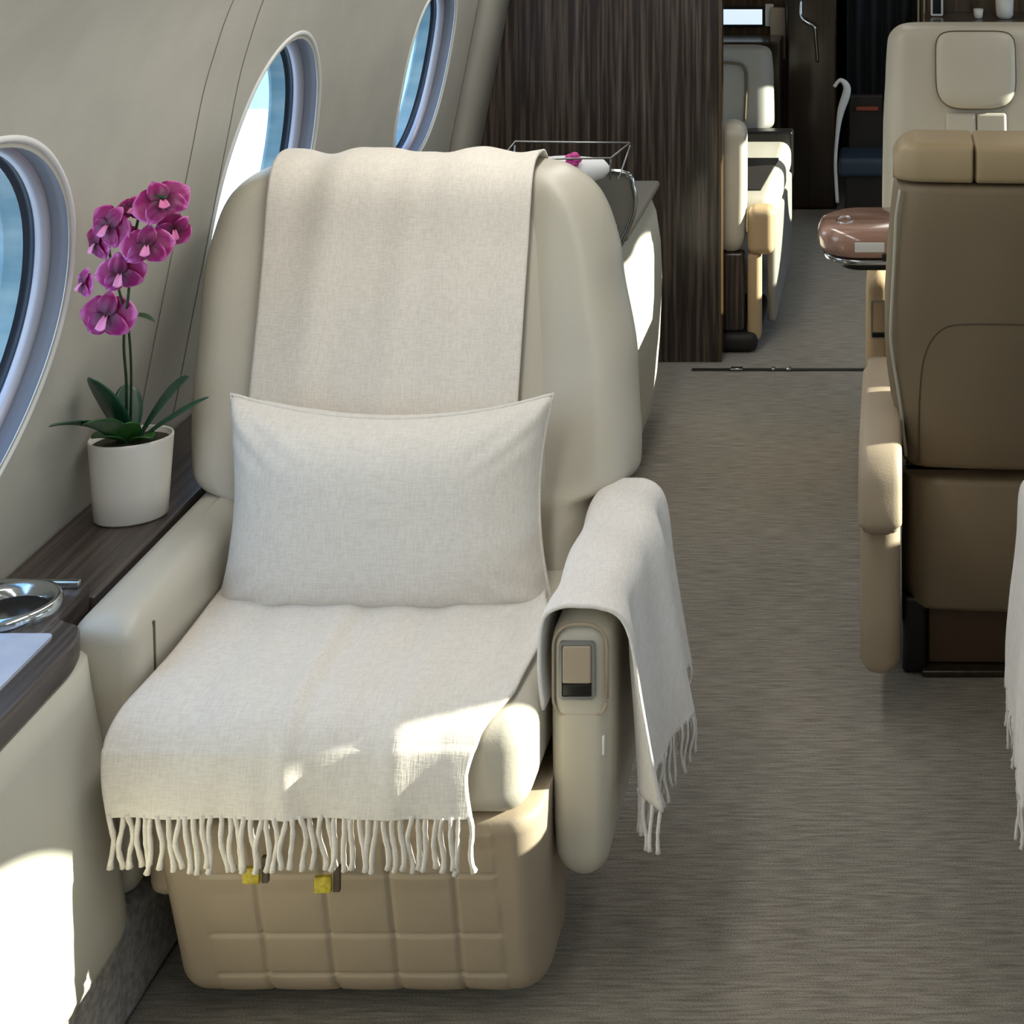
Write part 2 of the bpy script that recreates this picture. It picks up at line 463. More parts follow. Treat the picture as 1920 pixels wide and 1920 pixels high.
# ------------------------------------------------------------------ main chair
ch1 = empty('cabin_armchair', (-.765, 2.5, 0), 'cream leather armchair in the foreground with quilted footrest, wearing throws and a pillow', 'armchair')
def backrest(cxf, hwf, zb, zt, yf, th, rtop, wing=.03, n=9):
    """upholstered back: rows from zb to zt, plan section with forward wings"""
    rings = []
    Z = [zb-.0, zb+.006, zb+.02]+[zb+.02+(zt-rtop-zb-.02)*k/36 for k in range(1, 37)]
    ins = {0: .02, 1: .008, 2: 0}
    rows = [(z, ins.get(i, 0), 0) for i, z in enumerate(Z)]
    for k in range(1, 13):
        a = PI/2*k/12
        rows.append((zt-rtop+rtop*sin(a), rtop*(1-cos(a))*1.0, (1-cos(a))))
    for z, inset, tt in rows:
        hw = hwf(z)-inset; cx = cxf(z); y = yf(z)
        t = th*(1-.62*tt**2)-(.03 if inset == .02 and tt == 0 else 0); y += th*.31*tt**2+(.012 if inset == .02 and tt == 0 else 0)
        ring = []
        m = 22
        for k in range(m+1):        # front, left to right
            u = -1+2*k/m
            e = abs(u)
            r = .045*(1-tt)+.01
            xx = cx+u*hw
            edge = max(0, e-(1-r/hw*1.0))/(r/hw)
            yy = y-wing*min(1, max(0, (e-.45)/.42))**2*(1-tt*.6)+(1-math.sqrt(max(0, 1-min(edge, 1)**2)))*t*.45
            ring.append((xx, yy, z))
        for k in range(m+1):
            u = 1-2*k/m; e = abs(u); r = .06
            edge = max(0, e-(1-r/hw))/(r/hw)
            yy = y+t-(1-math.sqrt(max(0, 1-min(edge, 1)**2)))*t*.5
            ring.append((cx+u*hw*.999, max(yy, y+t*.2), z))
        rings.append(ring)
    return loft(rings)
yb = lambda z: 2.62+(z-.5)*.45
mesh_obj('backrest', backrest(lambda z: lerp_table([(.58, -.787), (.75, -.808), (.9, -.832), (1.05, -.848)], z),
                              lambda z: lerp_table([(.40, .296), (.572, .302), (.584, .362), (.60, .370), (.65, .374), (.75, .374), (.9, .360), (1.0, .336), (1.05, .32)], z),
                                .40, 1.045, yb, .15, .085), M['leather'], ch1, mods=(('sub', 1),))
# inset front pad of the backrest between the wings
def padgrid():
    def f(u, v):
        U = -1+2*u; Vv = -1+2*v
        z = .74+.255*Vv
        hw = .245-.02*v; cx = -.79-.045*v
        edge = max(abs(U), abs(Vv))
        h = .010*(max(0, 1-U**6)*max(0, 1-Vv**8))**.5
        return (cx+U*hw, yb(z)-.002-h, z)
    return grid(30, 30, f)
mesh_obj('back_pad', padgrid(), M['leather'], ch1)
mesh_obj('seat_cushion', join(rbox(-1.022, -.484, 2.165, 2.66, .352, .482, .038, 6)), M['leather'], ch1, wn=True)
mesh_obj('seat_shell', rbox(-1.02, -.49, 2.24, 2.78, .2, .35, .02), M['leather_foot'], ch1, wn=True)

def arm(xa, xb, y0, y1, zb, zt, lean=0):
    rings = []
    rt = .036
    rows = []
    for k in range(9):
        a = PI/2*k/8; rows.append((zb+.05*(1-cos(a)), .028*(1-sin(a))))
    for k in range(1, 14): rows.append((zb+.05+(zt-rt-zb-.05)*k/14, 0))
    for k in range(9):
        a = PI/2*k/8; rows.append((zt-rt+rt*sin(a), rt*(1-cos(a))))
    for z, ins in rows:
        t = (z-zb)/(zt-zb)
        w = (xb-xa)*(1-.16*(1-min(1, t*1.6))**2)-2*ins*.98; l0 = y0+lean*(1-t)+.05*max(0, .25-t)+ins*1.1
        fr = .022
        ring = [(x, y, z) for x, y in rrect((xa+xb)/2, (l0+y1)/2, max(w, .006), y1-l0, min(fr, max(w, .01)*.49))]
        rings.append(ring)
    return loft(rings)
# outer arm (left of picture) and inner arm by the aisle
a1 = mesh_obj('armrest', arm(-1.132, -1.035, 2.245, 2.79, .18, .578), M['leather'], ch1)
mesh_obj('pocket_slit', xform(rbox(-1.0375, -1.0335, 2.300, 2.305, .46, .552, .001), lambda v: Vector((v.x, v.y+(v.z-.46)*-.05, v.z))), M['seam'], a1)
a2 = mesh_obj('armrest', arm(-.475, -.392, 2.26, 2.70, .2, .572), M['leather'], ch1)
# control plate on the arm end
def frame_rect(x0, x1, z0, z1, y, w, d, r=.006):
    o = rrect((x0+x1)/2, (z0+z1)/2, x1-x0, z1-z0, r); i = rrect((x0+x1)/2, (z0+z1)/2, x1-x0-2*w, z1-z0-2*w, max(r-w, .002))
    return loft([[(a, y, b) for a, b in i], [(a, y-d, b) for a, b in i], [(a, y-d, b) for a, b in o], [(a, y, b) for a, b in o]], False, False)
cp1 = mesh_obj('control_bezel', frame_rect(-.462, -.412, .465, .544, 2.2615, .0045, .006), M['steel'], a2, smooth=False)
mesh_obj('recline_flap', rbox(-.457, -.417, 2.2545, 2.262, .487, .539, .003), M['leather_foot'], cp1, wn=True)
mesh_obj('latch_recess', rbox(-.457, -.417, 2.2565, 2.262, .4695, .486, .001), M['black'], cp1)
# piping round the arm end
pp = rrect(-.4335, .50, .074, .132, .03, 8)
pp = [(x, z) for x, z in pp if z > .44]
mesh_obj('arm_piping', tube(sorted([(x, 2.262+.0*(z), z) for x, z in pp], key=lambda p: math.atan2(p[2]-.46, -(p[0]+.4335))), .0022), M['leather_foot'], a2)
mesh_obj('arm_glint', rbox(-.4035, -.4, 2.262, 2.266, .385, .412, .001), M['lip'], a2)  # white chip standing in for a glint on the arm end

# quilted footrest
def footrest():
    nu, nv = 150, 110
    x0, x1 = -1.0, -.470
    cols = [-.858, -.767, -.680, -.592]; rws = [.158, .088, .262]
    def f(u, v):
        z = .035+.317*v
        sp = .0
        xl = -.992-.004*v; xr = -.482+.010*v
        # side rounding
        X = xl+(xr-xl)*u
        U = 2*u-1; Vv = 2*v-1
        y = 2.275-.105*v
        e = max(0, abs(U)-.86)/.14; y += .05*(1-math.sqrt(max(0, 1-e*e)))
        eb = max(0, .16-v)/.16; y += .045*(1-math.sqrt(max(0, 1-eb*eb)))
        et = max(0, v-.93)/.07; y += .02*(1-math.sqrt(max(0, 1-et*et)))
        # bottom corners drawn in
        if v < .16: 
            cr = 1-.09*(1-math.sqrt(max(0, 1-eb*eb))); X = (xl+xr)/2+(X-(xl+xr)/2)*cr
        if -.93 < X < -.535:
            for r in rws: y += .0045*math.exp(-((z-r)/.0028)**2)
        if z < .33:
            for c in cols:
                d = X-(c+.05*(.2-z)*(-1)*.5)
                y += .0045*math.exp(-(d/.0028)**2)*min(1, (.33-z)/.02)
            # puff of each quilt square
            if -.93 < X < -.535:
                y -= .0022*abs(sin((X+.858)/.0895*PI))*abs(sin((z-.088)/.072*PI))
        return (X, y, z)
    g1 = grid(nu, nv, f)
    def b(u, v):
        p = f(u, v); return (p[0], 2.40-.03*v, p[2])
    g2 = grid(nu, nv, b)
    V = g1[0]+g2[0]; n = (nu+1)*(nv+1)
    F = g1[1]+[tuple(i+n for i in reversed(q)) for q in g2[1]]
    bd = [i for i in range(nu+1)]+[j*(nu+1)+nu for j in range(1, nv+1)]+[nv*(nu+1)+i for i in range(nu-1, -1, -1)]+[j*(nu+1) for j in range(nv-1, 0, -1)]
    for k in range(len(bd)):
        a, c = bd[k], bd[(k+1) % len(bd)]
        F.append((a, c, c+n, a+n))
    return V, F
fr = mesh_obj('footrest', footrest(), M['leather_foot'], ch1)
mesh_obj('pedestal', rbox(-.96, -.55, 2.38, 2.82, .002, .205, .02), M['dark'], ch1, wn=True)
# pull tabs with yellow tags under the fringe
for (px, pz) in ((-.842, .296), (-.748, .284)):
    st = mesh_obj('pull_strap', rbox(px+.008, px+.017, 2.165, 2.172, pz-.022, pz+.012, .001), M['seam'], ch1)
    mesh_obj('yellow_tag', rbox(px-.015, px+.007, 2.160, 2.167, pz-.020, pz+.001, .001), M['yellow'], st)

# ------------------------------------------------------------------ throws
def tassel(x, y, z, ln, r=.0026, sway=0, yaw=0, seed=0):
    rd = random.Random(seed)
    pts = []; n = 9; ph = rd.uniform(0, 6); amp = rd.uniform(.0005, .0035)
    for k in range(n+1):
        t = k/n
        pts.append((x+sway*t+amp*sin(ph+t*6), y+yaw*t+amp*.6*sin(ph*2+t*5), z-ln*t))
    rr = [r*(.8+.25*abs(sin(k*1.9+ph))) for k in range(n)]+[r*1.35]
    return tube(pts, rr, 6)

path = spline([(0, 3.045, .74), (0, 3.055, .88), (0, 3.035, 1.0), (0, 2.985, 1.052), (0, 2.925, 1.064), (0, 2.865, 1.055), (0, 2.822, 1.02), (0, yb(.94)-.028, .94), (0, yb(.84)-.03, .84),
               (0, yb(.7)-.03, .70), (0, yb(.6)-.03, .60), (0, 2.595, .53), (0, 2.55, .496), (0, 2.46, .492), (0, 2.36, .492), (0, 2.25, .493), (0, 2.19, .488), (0, 2.155, .466), (0, 2.142, .43), (0, 2.138, .40), (0, 2.137, .380)], 150)
LE = [(0, -1.09), (.2, -1.09), (.32, -1.075), (.5, -1.048), (.62, -1.03), (.72, -1.022), (.85, -1.035), (1, -1.022)]
RE = [(0, -.64), (.2, -.632), (.32, -.622), (.5, -.612), (.58, -.60), (.62, -.535), (.68, -.505), (.76, -.515), (.84, -.545), (.90, -.556), (1, -.548)]
def throw_pt(u, v):
    k = v*150; i = min(int(k), 149); p = path[i].lerp(path[i+1], k-i)
    xl = lerp_table(LE, v); xr = lerp_table(RE, v)
    x = xl+(xr-xl)*u
    t = path[min(i+1, 149)+1]-path[max(i-1, 0)]
    nrm = Vector((0, -t.z, t.y)).normalized()
    if nrm.y > 0 and v > .5: pass
    nrm = Vector((0, t.z, -t.y)).normalized()   # outward
    q = noise.noise(Vector((x*9, v*2.2, 1.3)))
    f = .0065*noise.noise(Vector((x*17, v*2.0, 5.1)))+.004*q
    if v > .6:
        f += .010*math.exp(-((x+.80-.06*(v-.8))/.018)**2)*min(1, (v-.6)/.1)+.007*math.exp(-((x+.655)/.02)**2)*min(1, (v-.6)/.1)
    else:
        f += .006*sin((x+.3*v)*34)*min(1, v*2.5)
    if v > .86: f = f*.8+.003+.003*sin(x*52)*(v-.86)/.14
    return p+Vector((x-p.x, 0, 0))+nrm*f
th1 = mesh_obj('throw_blanket', grid(110, 190, throw_pt), M['throw'], mods=(('solid', .005, 0),), origin=(-.8, 2.3, .5),
               label='ivory wool throw draped down the foreground armchair back and seat, fringe hanging over its footrest', cat='throw')
for k in range(44):
    u = (k+.5)/44
    p = throw_pt(u, 1.0); rd = random.Random(k+10)
    mesh_obj('tassel', tassel(p.x, p.y, p.z+.004,   .070+rd.uniform(-.004, .006), .0036, rd.uniform(-.006, .010), 0, k), M['throw'], th1)

# white throw over the aisle arm
cs = [(-.482, .455), (-.487, .50), (-.486, .55), (-.478, .582), (-.455, .594), (-.43, .595), (-.402, .592), (-.382, .575), (-.374, .54), (-.370, .48), (-.364, .42), (-.358, .36), (-.352, .305)]
cs = spline([(x, 0, z) for x, z in cs], 90)
def athrow(u, v, dx=0, dy=0, cs_=cs):
    k = u*90; i = min(int(k), 89); p = cs_[i].lerp(cs_[i+1], k-i)
    t = cs_[min(i+2, 90)]-cs_[max(i-1, 0)]
    nrm = Vector((-t.z, 0, t.x)).normalized()
    y = 2.248+.42*v
    out = max(0, (u-.5)/.5)
    f = .004*noise.noise(Vector((u*3, v*5, 2)))
    f += out*(.012+.018*sin(v*9.5+1.0+u*1.5)+.010*sin(v*19+u*2))+.012*out*v
    f += (1-out)*.002*sin(v*16+u*4)*(1 if u > .3 else u/.3)
    y += out*(.012*(1-v)-.02*v)
    if u < .25: y += .02*(1-u/.25)*0
    return Vector((p.x, y, p.z))+nrm*f*1.0+Vector((dx, dy, 0))
th2 = mesh_obj('throw_blanket', grid(80, 90, athrow), M['throw2'], mods=(('solid', .005, 0),), origin=(-.42, 2.45, .5),
               label='white wool throw folded over the aisle-side arm of the foreground armchair', cat='throw')
for k in range(24):
    v = (k+.5)/24
    p = athrow(1, v); rd = random.Random(k+200)
    mesh_obj('tassel', tassel(p.x, p.y, p.z+.004, .072+rd.uniform(-.006, .008), .003, rd.uniform(-.006, .006), rd.uniform(-.006, .006), k+90), M['throw2'], th2)

# lumbar pillow
def pillow_geo():
    W, H, T = .508, .288, .088
    cx, cz = -.786, .614
    def f(u, v, s):
        U = 2*u-1; Vv = 2*v-1
        U_ = math.copysign(abs(U)**.85, U) if U else 0; V_ = math.copysign(abs(Vv)**.85, Vv) if Vv else 0
        x = U_*W/2*(1-.085*(1-V_**2)); z = V_*H/2*(1-(.24 if V_ > 0 else .02)*(1-U_**2))
        th = T*(max(0, 1-U_**4)*max(0, 1-V_**4))**.42
        wr = .005*noise.noise(Vector((x*14, z*14, s*3)))*(abs(U_)+.2)+.004*sin((abs(U_)-abs(V_))*22)*max(0, abs(U_*V_)-.25)*2
        y = -s*(th+wr*(th/T))
        if s < 0: y *= .7
        # tilt with the back, lower edge forward
        yy = 2.553+y+(z)*.30
        zz = cz+z*1.0-y*.0
        xx = cx+x-.016*(z/H)
        return Vector((xx, yy, zz))
    nu, nv = 70, 50
    a = grid(nu, nv, lambda u, v: f(u, v, 1)); b = grid(nu, nv, lambda u, v: f(u, v, -1))
    return join(a, (b[0], [tuple(reversed(q)) for q in b[1]])), f
pg, pf = pillow_geo()
pl = mesh_obj('lumbar_pillow', pg, M['pillow'], origin=(-.79, 2.5, .65), label='oblong ivory pillow resting against the foreground armchair back', cat='pillow')
edge = [pf(k/40, 0, 0) for k in range(40)]+[pf(1, k/30, 0) for k in range(30)]+[pf(1-k/40, 1, 0) for k in range(40)]+[pf(0, 1-k/30, 0) for k in range(30)]
mesh_obj('piping', tube(edge, .0032, 6, closed=True), M['pillow'], pl)

# ------------------------------------------------------------------ orchid
PX, PY = -1.209, 2.605
orc = empty('potted_orchid', (PX, PY, ZL), 'magenta orchid in a white pot on the dark window ledge', 'plant')
ovalpot = lambda g: xform(g, lambda v: Vector((v.x, PY+(v.y-PY)*.74+(v.x-PX)*.16, v.z)))
mesh_obj('pot', ovalpot(lathe([(.0, ZL+.001), (.050, ZL+.001), (.053, ZL+.004), (.0560, ZL+.05), (.0610, ZL+.124), (.0612, ZL+.127), (.060, ZL+.129), (.0575, ZL+.127), (.055, ZL+.112), (.0, ZL+.112)], PX, PY)), M['white'], orc)
mesh_obj('soil', ovalpot(lathe([(.0575, ZL+.110), (.057, ZL+.119), (.03, ZL+.123), (.0, ZL+.124)], PX, PY, 32)), M['soil'], orc)
def leaf(ang, L_, W_, rise, droop, tw=0):
    base = Vector((PX+.008*cos(ang), PY+.008*sin(ang), ZL+.118)); d = Vector((cos(ang), sin(ang), 0)); s = Vector((-sin(ang), cos(ang), 0))
    def f(u, v):
        w = W_*math.sin(PI*min(1, v*.93+.07))**.7*(1 if v < .99 else .3)
        U = 2*u-1
        p = base+d*(L_*v)+Vector((0, 0, rise*v-droop*v*v))+s*(U*w)+Vector((0, 0, abs(U)*w*.35+tw*U*w))
        return p
    return grid(6, 16, f)
for i, (a, l, w, r, dr, tw, mk) in enumerate([(-1.78, .175, .015, .15, .055, .2, 'leaf_dark'), (-1.66, .125, .021, .115, .035, .3, 'leaf'), (-1.80, .085, .026, .165, .03, -.2, 'leaf_dark'), (2.2, .035, .022, .10, .02, 0, 'leaf_dark'),
                                   (PI*.05, .078, .018, .13, .03, .5, 'leaf_dark'), (-PI*.02, .118, .012, .085, .01, .2, 'leaf_dark'), (-1.3, .06, .020, .075, .02, 0, 'leaf'), (-2.1, .06, .018, .05, .02, 0, 'leaf'), (-.6, .05, .016, .04, .02, 0, 'leaf')]):
    mesh_obj('leaf', leaf(a, l, w, r, dr, tw), M[mk], orc, mods=(('solid', .0018, 0),))
SO = 3090/PY
def at(px, py, dy=0):
    dy -= .20*min(1, max(0, (790-py)/260))
    s = 3090/(PY+dy); return Vector(((px-1680)/s, PY+dy, 1.715-(py+400)/s))
stA = spline([at(236, 815), at(237, 720), at(232, 640), at(240, 560), at(248, 480), at(262, 400), at(285, 368), at(312, 372)], 40)
stB = spline([at(244, 815, .008), at(246, 700, .008), at(240, 610, .008), at(222, 540, .008), at(205, 470, .008), at(210, 410, .008), at(232, 385, .008)], 40)
mesh_obj('stem', tube(stA, .0021, 8), M['stem'], orc)
mesh_obj('stem', tube(stB, .0019, 8), M['stem'], orc)
mesh_obj('bract', xform(leaf(0, .036, .009, .0, .01), lambda v: v+(at(236, 592)-Vector((PX, PY, ZL+.118)))), M['stem'], orc)
def flower(c, R, nrm, roll):
    nrm = Vector(nrm).normalized(); up = Vector((0, 0, 1)); sx = nrm.cross(up).normalized(); uz = sx.cross(nrm).normalized()
    V = []; F = []; A = []
    for (ang, ln, w, cup) in ((PI/2, .85, .36, .1), (PI/2+2.2, .85, .36, .12), (PI/2-2.2, .85, .36, .12), (.12, 1.0, .62, -.05), (PI-.12, 1.0, .62, -.05)):
        ang += roll
        d = sx*cos(ang)+uz*sin(ang); s = nrm.cross(d)
        n0 = len(V); nu, nv = 8, 10
        for j in range(nv+1):
            v = j/nv
            for i in range(nu+1):
                u = 2*i/nu-1
                wd = w*math.sin(PI*min(1, v**.8*.94+.05))**.6
                fz = (.02 if w > .5 else -.02)
                p = c+d*(R*ln*(v-.03*u*u*v))+s*(R*wd*u)+nrm*(R*(cup*4*v*(1-v)-.12*v*v-.10*u*u*wd+.03*sin(u*6+v*5)+fz))
                V.append(p); A.append(min(1, max(v, abs(u)*min(1, v*1.6))))
        F += [(n0+j*(nu+1)+i, n0+j*(nu+1)+i+1, n0+(j+1)*(nu+1)+i+1, n0+(j+1)*(nu+1)+i) for j in range(nv) for i in range(nu)]
    o = mesh_obj('flower', (V, F), M['petal'], orc, attr=A)
    o.modifiers.new('Solid', 'SOLIDIFY').thickness = .0008
    lip = []
    t = nrm*.25*R-uz*.12*R
    g = grid(6, 6, lambda u, v: c+nrm*(R*.05)+t*(v*1.2)+sx*((2*u-1)*R*.13*(.4+v))-uz*(R*(.22*v*v)-.08*R*(2*u-1)**2))
    mesh_obj('lip', g, M['petal_lip'], o, mods=(('solid', .001, 0),))
for (px, py, r, nx, nz, roll, dy) in [(305, 378, 47, .6, .75, -.35, .0), (326, 432, 34, .75, -.3, .9, .02), (203, 425, 42, -.3, .2, .5, -.01), (180, 458, 34, -.7, -.1, .2, .01), (248, 392, 27, .1, .5, 0, .03),
                             (275, 463, 42, .25, .3, 0, -.02), (226, 515, 42, .1, -.1, -.2, -.01), (156, 532, 30, -.9, .2, .1, 0), (200, 595, 50, -.1, .1, 0, -.02), (232, 440, 28, 0, -.2, .4, 0)]:
    flower(at(px, py, dy), r*1.16/(SO*1.07), (nx, -1, nz), roll)

# ------------------------------------------------------------------ low credenza behind the chair
cr = empty('low_credenza', (-.9, 4.2, 0), 'low cream credenza behind the foreground armchair, its rounded end facing the aisle', 'cabinet')
def cred():
    rings = []
    for z, e in [(.03, -.035), (.06, -.015), (.12, -.005), (.25, .006), (.4, .012), (.5, .008), (.58, -.004), (.62, -.02), (.628, -.03)]:
        rings.append([(x, y, z) for x, y in rrect((-1.135-.635+e)/2, 4.2, (-.635+e)+1.135, .56, .09)])
    return loft(rings)
mesh_obj('body', cred(), M['cabinet'], cr)
mesh_obj('top', rbox(-1.14, -.64, 3.93, 4.47, .628, .648, .008), M['greygloss'], cr, wn=True)
lf = empty('folding_table', (-.75, 3.75, .6), 'grey folded table leaf with a pale metal rim, standing behind the foreground armchair', 'table')
ol = spline([(-.98, 3.8, .56), (-.98, 3.8, .75), (-.90, 3.8, .825), (-.75, 3.8, .828), (-.628, 3.8, .826), (-.605, 3.8, .79), (-.603, 3.8, .74), (-.625, 3.8, .68), (-.665, 3.8, .60), (-.68, 3.8, .56)], 60)
mesh_obj('leaf_panel', loft([[(p.x, 3.80, p.z) for p in ol], [(p.x, 3.815, p.z) for p in ol]]), M['greygloss'], lf, smooth=False)
mesh_obj('rim', tube([(p.x, 3.797, p.z) for p in ol], .006, 8), M['chrome'], lf)
mesh_obj('shelf_rail', rbox(-.9, -.64, 3.79, 3.797, .70, .707, .002), M['steel'], lf)
mesh_obj('hinge_foot', rbox(-.95, -.70, 3.80, 3.815, .45, .565, .003), M['greygloss'], lf)
mesh_obj('support', rbox(-.95, -.72, 3.78, 3.86, .002, .452, .01), M['dark'], lf, wn=True)
# little stand with white cloth and pink flower seen over the chair's shoulder
bs = empty('wire_basket', (-.73, 3.62, .82), 'thin wire basket lined with white cloth, showing above right shoulder of the armchair back', 'basket')
tray = [(-.86, 3.58), (-.62, 3.58), (-.60, 3.72), (-.86, 3.72)]
mesh_obj('wire_rim', tube([(x, y, .905+.003*i) for i, (x, y) in enumerate(tray)], .0022, 6, closed=True), M['steel'], bs)
for (x, y) in tray: mesh_obj('wire_leg', tube([(x, y, .905), (x*.9-.075, 3.65, .845)], .002, 6), M['steel'], bs)
mesh_obj('cloth', xform(lathe([(0, .832), (.04, .834), (.085, .85), (.10, .868), (.085, .886), (.04, .893), (0, .894)], 0, 0, 32), lambda v: Vector((v.x*1.05-.735, v.y*.55+3.65, v.z))), M['cloth_white'], bs)
mesh_obj('basket_stand', rbox(-.80, -.68, 3.62, 3.68, .55, .832, .008), M['dark'], bs)
mesh_obj('stand_post', rbox(-.76, -.72, 3.63, 3.67, .002, .552, .005), M['dark'], bs)
fl = mesh_obj('silk_flower', join(*[xform(lathe([(0, 0), (.008, .002), (.011, .008), (.006, .014), (0, .015)], 0, 0, 12), lambda v, a=a: Vector((v.x-.705+.009*cos(a), v.y+3.6, v.z+.893+.009*sin(a)))) for a in (0, 1.3, 2.6, 3.8, 5)]),
              M['pink'], origin=(-.705, 3.6, .9), label='tiny pink blossom lying on the white cloth behind the armchair', cat='flower')

# ------------------------------------------------------------------ partition
pt = empty('wood_partition', (-.85, 4.95, 0), 'tall dark streaked wood partition behind the foreground armchair', 'partition')
zs = [i/30*1.64 for i in range(31)]
prn = [(max(wx(z, -1)+.002, -1.40), z) for z in zs]+[(-.62, 1.68), (-.529, 1.72), (-.529, 0.0)]
prn = [(x, z+.001) for x, z in prn]
mesh_obj('panel', loft([[(x, 4.91, z) for x, z in prn], [(x, 4.955, z) for x, z in prn]]), M['wood_part'], pt, smooth=False)
mesh_obj('edge_strip', rbox(-.5285, -.519, 4.905, 4.96, .002, 1.75, .003), M['wood_gal'], pt, wn=True)
for (px, pz) in ((-.731, .4), (-.722, .135)):
    pass
for z in (.395, .13):
    kx = (1226-1680)/629
    mesh_obj('knob', xform(lathe([(0, 0), (.006, 0), (.006, .01), (.011, .014), (.011, .02), (0, .023)], 0, 0, 16), lambda v, z=z: Vector((kx+v.x, 4.91-v.z, z+v.y))), M['chrome'], pt)
# cream closing strip between wall lining and partition
stp = [(wx(z, -1), z) for z in [.55+1.05*k/30 for k in range(31)]]
setting(mesh_obj('trim_3', loft([[(x+.002, 4.72, z), (x+.028, 4.80, z), (x+.05, 4.905, z), (x+.002, 4.905, z)] for x, z in stp]), M['wallfab']))
# threshold strip
thr = setting(empty('trim_4', (-.2, 4.84, 0)))
mesh_obj('threshold_strip', rbox(-.60, 1.1, 4.835, 4.85, 0, .004, .001), M['dark'], thr)
for (xa, xb) in ((-.485, -.45), (-.365, -.355), (-.322, -.308), (-.09, -.045)):
    mesh_obj('metal_clip', rbox(xa, xb, 4.83, 4.848, .004, .009, .001), M['chrome'], thr)

# ------------------------------------------------------------------ near right chair, back to camera
nr = empty('cabin_armchair', (.29, 3.2, 0), 'cream armchair with darkened taupe back seen from behind across the aisle, nearest at right', 'armchair')
yr = lambda z: 3.045+(1.06-z)*.15
def shell(rows, cx, th, yfun, mcurve=.02):
    rings = []
    for z, hw, ins in rows:
        m = 24; ring = []
        y = yfun(z)+ins
        for k in range(m+1):
            u = -1+2*k/m; e = abs(u); r = .05; ed = max(0, e-(1-r/hw))/(r/hw)
            ring.append((cx+u*hw, y+mcurve*u*u+(1-math.sqrt(max(0, 1-min(ed, 1)**2)))*.05, z))
        for k in range(m+1):
            u = 1-2*k/m; e = abs(u); r = .05; ed = max(0, e-(1-r/hw))/(r/hw)
            ring.append((cx+u*hw*.998, y+th-2*ins+mcurve*u*u-(1-math.sqrt(max(0, 1-min(ed, 1)**2)))*.05, z))
        rings.append(ring)
    return loft(rings)
mesh_obj('back_shell', shell([(.40, .285, .03), (.408, .288, .01), (.42, .292, .004), (.5, .30, 0), (.54, .31, 0), (.6, .318, 0), (.67, .322, 0), (.75, .322, 0), (.82, .318, 0), (.9, .312, 0), (.955, .306, 0), (.967, .304, .004), (.971, .300, .012)], .30, .14, yr), M['leather_back'], nr)
mesh_obj('back_skirt', shell([(.125, .282, .02), (.13, .285, .006), (.14, .287, 0), (.25, .288, 0), (.37, .287, 0), (.378, .286, .003), (.382, .284, .010)], .30, .10, lambda z: 3.158), M['leather_back'], nr)
# headrest cushions along the top
def hcush(xa, xb, rl, rr):
    rings = []; m = 48
    for k in range(m+1):
        u = .5-.5*cos(PI*k/m); x = xa+(xb-xa)*u
        e0 = max(0, 1-(x-xa)/rl) if rl else 0; e1 = max(0, 1-(xb-x)/rr) if rr else 0
        f = math.sqrt(max(0, 1-max(e0, e1)**2)); f = max(f, .35)
        zt = 1.05-(.035 if rl > .03 else .0)*(1-math.sqrt(max(0, 1-e0*e0)))-(.035 if rr > .03 else 0)*(1-math.sqrt(max(0, 1-e1*e1))); zb = .974
        hz = (zt-zb)/2; cz = (zt+zb)/2
        ring = []
        for q in range(24):
            a = 2*PI*q/24; ca, sa = cos(a), sin(a)
            sx_ = math.copysign(abs(ca)**.3, ca); sz_ = math.copysign(abs(sa)**.36, sa)
            ring.append((x, 3.13+.02*((x-.3)/.3)**2+sx_*.078*(.55+.45*f), cz+sz_*hz*(.8+.2*f)))
        rings.append(ring)
    return loft(rings)
mesh_obj('headrest_cushion', hcush(-.006, .1455, .05, .006), M['leather_top'], nr)
mesh_obj('headrest_cushion', hcush(.1465, .4535, .006, .006), M['leather_top'], nr)
mesh_obj('headrest_cushion', hcush(.4545, .606, .006, .05), M['leather_top'], nr)
# stitched panel line
lp = spline([(.042, 0, .42), (.045, 0, .56), (.055, 0, .64), (.085, 0, .69), (.14, 0, .703), (.3, 0, .703), (.46, 0, .703), (.515, 0, .69), (.545, 0, .64), (.555, 0, .56), (.558, 0, .42)], 80)
mesh_obj('panel_stitching', tube([(p.x, yr(p.z)+.02*((p.x-.3)/.31)**2-.0005, p.z) for p in lp], .0016, 6), M['seam'], nr)
for dx_ in (.0,):
    pe = [(.30-lerp_table([(.42, .292), (.5, .30), (.67, .322), (.9, .312), (.97, .303)], z)+.012, yr(z)+.026, z) for z in [.43+.53*k/30 for k in range(31)]]
    mesh_obj('edge_piping', tube(pe, .0035, 8), M['leather'], nr)
    mesh_obj('edge_piping', tube([(.60-x, y, z) for x, y, z in pe], .0035, 8), M['leather'], nr)
def armR(xa, xb):
    return loft([[(x, y, z) for x, y in rrect((xa+xb)/2, 3.26, (xb-xa)-2*i, .50-2*i, .03)] for z, i in ((.085, .02), (.09, .01), (.11, 0), (.2, 0), (.3, 0), (.4, .0), (.47, .002), (.48, .008))])
